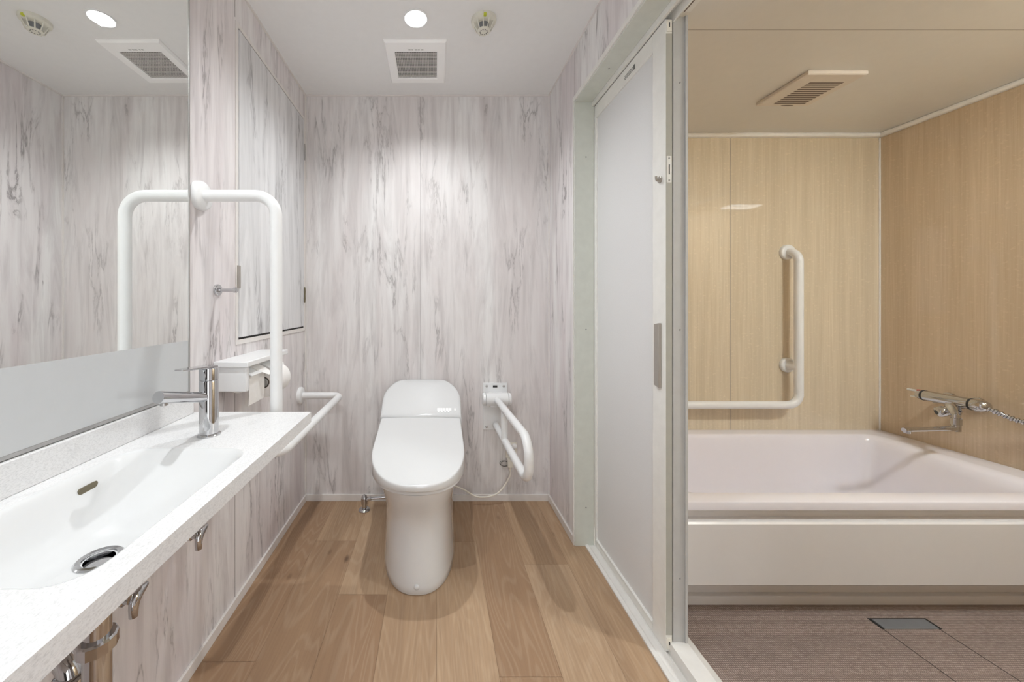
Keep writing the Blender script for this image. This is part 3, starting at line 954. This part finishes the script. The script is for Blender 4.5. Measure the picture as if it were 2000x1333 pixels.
for i in range(1, len(cp) - 2):
    for k in range(10):
        u = k / 10
        p0, p1, p2, p3 = cp[i - 1:i + 3]
        cpts.append(.5 * ((2 * p1) + (-p0 + p2) * u + (2 * p0 - 5 * p1 + 4 * p2 - p3) * u ** 2 + (-p0 + 3 * p1 - 3 * p2 + p3) * u ** 3))
cpts.append(ctrl[-1])
tube(bm, cpts, .0042, 12); link('cord', bm, M['cream'], pc)
bm = bmesh.new(); tube(bm, [(.400, 1.972, .200), (.400, 1.972, .174)], [.009, .006], 14); link('strain_relief', bm, M['cream'], pc)
bm = bmesh.new()
tube(bm, [(.368 + .022 * cos(a) + .0015 * i / 8, 1.982 + .004 * sin(a * .5), .208 + .014 * sin(a)) for i, a in enumerate([.6 + pi * 2 * q / 20 for q in range(37)])], .0016, 8)
ew = link('earth_wire', bm, M['print'], None)
tag(ew, 'thin dark earth wire loop beside the cream plug', 'wire')

# ------------------------------------------------------------------ ceiling fixtures
def downlight(x, y, label):
    k = thing('ceiling_downlight', label, 'downlight', (x, y, ZC), 'round ceiling downlights')
    bm = bmesh.new()
    lathe(bm, (x, y, ZC), (0, 0, -1), [(-.002, .050), (.003, .050), (.004, .047), (.003, .0435), (-.002, .0435)], 40, False)
    link('trim_ring', bm, M['bar'], k)
    bm = bmesh.new(); lathe(bm, (x, y, ZC), (0, 0, -1), [(0, .0435), (.0015, .0435), (.0025, .030)], 40)
    link('diffuser', bm, M['led'], k)
    return k
L1 = (-.077, 1.461)
L2 = (-.50, .45)
dl = downlight(*L1, 'round lit ceiling downlight in front of the exhaust fan')
dup(dl, (L2[0], L2[1], ZC), 'round ceiling downlight above the washbasin')

sd = thing('heat_detector', 'round ivory fire detector with caged sensor on the ceiling', 'detector', (.193, 1.468, ZC))
ex, ey = .193, 1.468
bm = bmesh.new(); lathe(bm, (ex, ey, ZC), (0, 0, -1), [(0, .050), (.004, .0505), (.012, .048), (.017, .040), (.020, .030)], 40); link('base', bm, M['detector'], sd)
bm = bmesh.new(); lathe(bm, (ex, ey, ZC - .018), (0, 0, -1), [(0, .022), (.022, .018)], 24); link('sensor_core', bm, M['darksteel'], sd)
bm = bmesh.new()
for k in range(10):
    a = 2 * pi * k / 10 + .15
    tube(bm, [(ex + r * cos(a), ey + r * sin(a), z) for r, z in ((.040, ZC - .014), (.036, ZC - .026), (.028, ZC - .044), (.022, ZC - .047))], .0022, 8)
link('cage', bm, M['detector'], sd)
bm = bmesh.new(); lathe(bm, (ex, ey, ZC - .043), (0, 0, -1), [(0, .025), (.003, .0255), (.006, .022)], 28); cp_ = link('sensor_cap', bm, M['detector'], sd)
bm = bmesh.new()
for k in range(10):
    a = 2 * pi * k / 10
    lathe(bm, (ex + .014 * cos(a), ey + .014 * sin(a), ZC - .0488), (0, 0, -1), [(0, .0026), (.0006, .0026)], 8)
link('cap_holes', bm, M['print'], cp_)
bm = boxes((ex - .006, ex + .005, ey - .0492, ey - .038, ZC - .0175, ZC - .008)); link('tag', bm, M['yellow'], sd, bev=.001)['label'] = 'yellow tag'

fx0, fx1, fy0, fy1 = -.222, .050, 1.572, 1.871
ef = thing('exhaust_fan', 'square white exhaust fan cover with mesh grille on the ceiling', 'exhaust fan', (-.086, 1.72, ZC))
gx0, gx1, gy0, gy1 = -.180, .007, 1.640, 1.828
bm = bmesh.new()
def rect(x0, x1, y0, y1, z): return [(x0, y0, z), (x1, y0, z), (x1, y1, z), (x0, y1, z)]
loops(bm, [rect(fx0, fx1, fy0, fy1, ZC), rect(fx0, fx1, fy0, fy1, ZC - .006), rect(fx0 + .006, fx1 - .006, fy0 + .006, fy1 - .006, ZC - .014),
           rect(gx0 - .006, gx1 + .006, gy0 - .006, gy1 + .006, ZC - .014), rect(gx0, gx1, gy0, gy1, ZC - .011), rect(gx0, gx1, gy0, gy1, ZC - .001)], False, False)
link('cover', bm, M['fanwhite'], ef, smooth=20)
link('dark_interior', boxes((gx0, gx1, gy0, gy1, ZC - .002, ZC - .0008)), M['print'], ef, smooth=0)
bm = bmesh.new()
nx, ny = 25, 19
for i in range(1, nx):
    x = gx0 + (gx1 - gx0) * i / nx
    box(bm, x - .0008, x + .0008, gy0, gy1, ZC - .0105, ZC - .0085)
for i in range(1, ny):
    y = gy0 + (gy1 - gy0) * i / ny
    box(bm, gx0, gx1, y - .0008, y + .0008, ZC - .0108, ZC - .0088)
link('mesh_grille', bm, M['trim'], ef, smooth=0)
bm = bmesh.new()
for i, w_ in enumerate((.010, .006, .012, .008, .010)):
    box(bm, -.118 + i * .014, -.118 + i * .014 + w_, 1.618, 1.624, ZC - .0145, ZC - .0138)
link('cover_print', bm, M['grey'], ef, smooth=0)

# bath ceiling vent
bv = thing('bath_vent', 'rectangular white slotted vent cover on the bath ceiling', 'vent', (1.538, 1.52, BZC))
v0, v1, w0, w1 = 1.424, 1.652, 1.406, 1.636
bm = bmesh.new()
loops(bm, [rect(v0 + .004, v1 - .004, w0 + .004, w1 - .004, BZC), rect(v0, v1, w0, w1, BZC - .004), rect(v0, v1, w0, w1, BZC - .014), rect(v0 + .004, v1 - .004, w0 + .004, w1 - .004, BZC - .017)])
link('cover', bm, M['vent'], bv, smooth=20)
bm = bmesh.new()
for i in range(11):
    y = 1.462 + i * .0148
    box(bm, 1.482, 1.617, y - .0040, y + .0040, BZC - .0176, BZC - .0168)
link('slots', bm, M['slot'], bv, smooth=0)
bm = bmesh.new()
loops(bm, [[(1.555 + .028 * cos(a), 1.629 + .004 * sin(a), z) for a in [2 * pi * q / 20 for q in range(20)]] for z in (BZC - .0165, BZC - .0178)])
link('finger_recess', bm, M['slot'], bv)

# bath ceiling lamp (beyond the picture's top edge)
wlmp = thing('bath_ceiling_lamp', 'rectangular lit lamp on the bath ceiling', 'lamp', (1.92, .54, BZC))
link('lamp_base', boxes((1.76, 2.06, .455, .625, BZC - .012, BZC)), M['bar'], wlmp, bev=.003)
link('lamp_shade', boxes((1.78, 2.04, .475, .605, BZC - .026, BZC - .012)), M['bathlamp'], wlmp, bev=.006)

# ------------------------------------------------------------------ bathtub
bt = thing('bathtub', 'pinkish white bathtub with beige front apron along the bath back wall', 'bathtub', (1.55, 1.6, 0))
RZ = .4045
TY0 = 1.234
NB = 8
def tub_ring(ins, dep, r=.055, right=0.0):
    return [(x, y, RZ - dep) for x, y in rrect(.86 + ins, 2.240 - right, 1.2915 + ins, 1.880 - ins, max(r - ins * .2, .03), NB)]
inner = tub_ring(0, 0)
outer = ring_to_rect([(x, y) for x, y, z in inner], BXL + .004, BXR - .001, TY0, BYB - .001)
outer_in = ring_to_rect([(x, y) for x, y, z in inner], BXL + .004, BXR - .001, TY0 + .006, BYB - .001)
under = ring_to_rect([(x, y) for x, y, z in inner], BXL + .004, BXR - .001, TY0 + .033, BYB - .001)
rings = [[(x, y, .377) for x, y in under], [(x, y, .377) for x, y in outer], [(x, y, RZ - .006) for x, y in outer], [(x, y, RZ - .0015) for x, y in ring_to_rect([(a, b) for a, b, _ in inner], BXL + .004, BXR - .001, TY0 + .002, BYB - .001)],
         [(x, y, RZ) for x, y in outer_in], inner]
for ins, dep, rt in ((.004, .0008, .008), (.009, .004, .020), (.013, .010, .033), (.016, .020, .044), (.021, .05, .056), (.030, .14, .075), (.042, .24, .10), (.057, .29, .125), (.085, .318, .16), (.14, .33, .22)):
    rings.append(tub_ring(ins, dep, right=rt))
bm = bmesh.new()
loops(bm, rings, False, True)
link('tub_shell', bm, M['tub'], bt, smooth=35)
# apron with a ledge on top, a toe recess and a base strip
pr = [(1.268, .377), (1.268, .3365), (1.240, .3345), (1.2345, .329), (1.2345, .126), (1.238, .1215), (1.325, .1215), (1.325, .377)]
bm = bmesh.new()
loops(bm, [[(x, y, z) for y, z in pr] for x in (BXL + .004, BXR - .001)])
link('apron', bm, M['apron'], bt, smooth=25)
link('base_strip', boxes((BXL + .004, BXR - .001, 1.307, 1.34, 0, .031), (BXL + .004, BXR - .001, 1.324, 1.345, .031, .1215)), M['apron'], bt, bev=.001)

# bath grab bar
g3 = thing('grab_bar', 'white L-shaped grab bar on the beige bath wall above the tub', 'grab bar', (1.848, BYB, .553), None)
gy = 1.876
bm = bmesh.new()
tube(bm, fillet([(1.848, BYB - .005, 1.339), (1.850, gy, 1.339), (1.850, gy, .553), (1.05, gy, .553), (1.05, BYB - .005, .553)], .060, 12)[0:1] +
     fillet([(1.848, BYB - .005, 1.339), (1.850, gy, 1.339), (1.850, gy, .553), (1.05, gy, .553), (1.05, BYB - .005, .553)], .055, 12)[1:], .0190, 26)
link('rail', bm, M['bar'], g3)
for (x, z) in ((1.848, 1.339), (1.848, .747), (1.05, .553)):
    bm = bmesh.new(); flange(bm, (x, BYB, z), (0, -1, 0), .039, .016); link('wall_flange', bm, M['bar'], g3)
bm = bmesh.new(); lathe(bm, (1.848, BYB - .012, .747), (0, -1, 0), [(0, .022), (.02, .020), (.05, .019)], 22); link('mid_support', bm, M['bar'], g3)

# bath mixer
bmx = thing('bath_mixer', 'chrome thermostatic bath mixer with spout and shower hose on the tan wall', 'tap', (BXR, 1.60, .645))
mx, mz = 2.262, .645
bm = bmesh.new(); lathe(bm, (mx, 1.555, mz), (0, 1, 0), [(0, .0235), (.145, .0235)], 32); body = link('body', bm, M['chrome'], bmx)
for y_, r_ in ((1.700, .0245), (1.548, .0255)):
    bm = bmesh.new(); lathe(bm, (mx, y_, mz), (0, 1, 0), [(0, r_), (.007, r_)], 28)
    link('seal_ring', bm, M['black'], bmx)
# temperature handle (forked lever) at the far end
bm = bmesh.new(); lathe(bm, (mx, 1.707, mz), (0, 1, 0), [(0, .021), (.012, .021), (.020, .018), (.022, .010)], 28); th_ = link('temperature_handle', bm, M['chrome'], bmx)
bm = boxes((mx - .006, mx + .006, 1.715, 1.765, mz + .010, mz + .019)); link('handle_fork', bm, M['lidplastic'], th_, bev=.002)
bm = boxes((mx - .006, mx + .006, 1.715, 1.752, mz - .018, mz - .010)); link('handle_fork', bm, M['cream'], th_, bev=.002)
bm = boxes((mx - .007, mx + .007, 1.718, 1.728, mz + .012, mz + .0215)); link('red_button', bm, M['red'], th_, bev=.001)['label'] = 'red button'
# near end knob
bm = bmesh.new(); lathe(bm, (mx, 1.548, mz), (0, -1, 0), [(0, .0250), (.012, .0265), (.028, .025), (.040, .018), (.045, .006)], 30); link('flow_knob', bm, M['chrome'], bmx)
# wall legs
bm = bmesh.new()
for y in (1.585, 1.675):
    lathe(bm, (BXR - .0008, y, mz - .012), (-1, 0, 0), [(0, .031), (.006, .031), (.012, .020), (.070, .016)], 24)
link('wall_leg', bm, M['chrome'], bmx)
# changeover knob under the body
bm = bmesh.new()
tube(bm, [(mx - .002, 1.612, mz - .005), (mx - .004, 1.612, mz - .042)], [.020, .018], 24)
lathe(bm, (mx - .010, 1.614, mz - .045), (-.75, .35, -.25), [(-.02, .020), (.004, .0215), (.014, .019), (.016, .0225), (.034, .0225), (.038, .020), (.041, .010)], 26)
ck = link('changeover_knob', bm, M['chrome'], bmx)
bm = bmesh.new(); lathe(bm, Vector((mx - .010, 1.614, mz - .045)) + Vector((-.75, .35, -.25)).normalized() * .0405, (-.75, .35, -.25), [(0, .010), (.0015, .010)], 16); link('knob_print', bm, M['black'], ck)
# spout
bm = bmesh.new()
lathe(bm, (2.205, 1.560, .600), (0, 0, -1), [(-.004, .008), (0, .0125), (.014, .0125), (.016, .0155), (.044, .0155), (.046, .0135), (.070, .0135), (.073, .008)], 24)
tube(bm, [(2.245, 1.600, .622), (2.222, 1.575, .607), (2.206, 1.561, .594)], [.020, .018, .0125], 20)
link('spout_joint', bm, M['chrome'], bmx)
bm = bmesh.new()
tube(bm, [(2.205, 1.560, .539), (2.15, 1.559, .540), (2.0, 1.555, .537), (1.975, 1.554, .536)], [.0115, .0095, .0090, .0090], 20)
spb = link('spout', bm, M['chrome'], bmx)
bm = bmesh.new(); lathe(bm, (1.990, 1.5545, .542), (0, 0, -1), [(0, .0105), (.018, .0105), (.020, .009)], 20); link('spout_tip', bm, M['chrome'], spb)
# hose: ridged metal
ctrl = [Vector(p) for p in ((2.262, 1.512, .640), (2.270, 1.490, .630), (2.285, 1.455, .612), (2.300, 1.410, .605), (2.310, 1.33, .612), (2.315, 1.22, .640), (2.315, 1.12, .70), (2.320, 1.06, .80), (2.322, 1.03, .95), (2.322, 1.02, 1.15), (2.322, 1.02, 1.32))]
cp = [ctrl[0]] + ctrl + [ctrl[-1]]
hp = []
for i in range(1, len(cp) - 2):
    p0, p1, p2, p3 = cp[i - 1:i + 3]
    m_ = max(4, int((p2 - p1).length / .0022))
    for k in range(m_):
        u = k / m_
        hp.append(.5 * ((2 * p1) + (-p0 + p2) * u + (2 * p0 - 5 * p1 + 4 * p2 - p3) * u ** 2 + (-p0 + 3 * p1 - 3 * p2 + p3) * u ** 3))
bm = bmesh.new(); tube(bm, hp, [.0098 + .0020 * (1 if (i // 3) % 2 else -1) for i in range(len(hp))], 14)
link('shower_hose', bm, M['chrome'], bmx)

# ------------------------------------------------------------------ lights
def spot(x, y, energy, size=142, blend=.85, z=ZC - .006, col=(.95, .98, 1), r=.02):
    ld = bpy.data.lights.new('downlight_beam', 'SPOT')
    ld.energy = energy
    ld.spot_size = radians(size)
    ld.spot_blend = blend
    ld.shadow_soft_size = r
    ld.color = col
    o = bpy.data.objects.new('downlight_beam', ld)
    COL.objects.link(o)
    o.location = (x, y, z)
    return o
E1, E2, E3 = 33, 28.5, 11
spot(*L1, E1)
spot(*L2, E2)
spot(.10, -.42, E3)  # added fill lamp, unseen behind the camera
dup(dl, (.10, -.42, ZC), 'added round ceiling downlight behind the viewpoint, for fill light')

w = bpy.data.worlds.new('world')
S.world = w
w.use_nodes = True
w.node_tree.nodes['Background'].inputs[0].default_value = (.96, .98, 1, 1)
w.node_tree.nodes['Background'].inputs[1].default_value = 2.5  # even fill light entering through the added rear doorway

# ------------------------------------------------------------------ camera
cd = bpy.data.cameras.new('camera')
cam = bpy.data.objects.new('camera', cd)
COL.objects.link(cam)
cam.location = (0, 0, EYE)
cam.rotation_euler = (pi / 2, 0, 0)
cd.sensor_width = 36
cd.lens = 720 / 2000 * 36
cd.shift_x = (1000 - 850) / 2000
cd.shift_y = -(666.5 - 593) / 2000
cd.clip_start = .01
S.camera = cam

S.view_settings.view_transform = 'Standard'
S.view_settings.look = 'None'
S.view_settings.gamma = 1
S.view_settings.exposure = 0.44
S.view_settings.use_curve_mapping = False
try:
    S.cycles.max_bounces = 12
    S.cycles.diffuse_bounces = 8
    S.cycles.glossy_bounces = 6
    S.cycles.use_denoising = True
    S.cycles.sample_clamp_indirect = 8
except Exception:
    pass
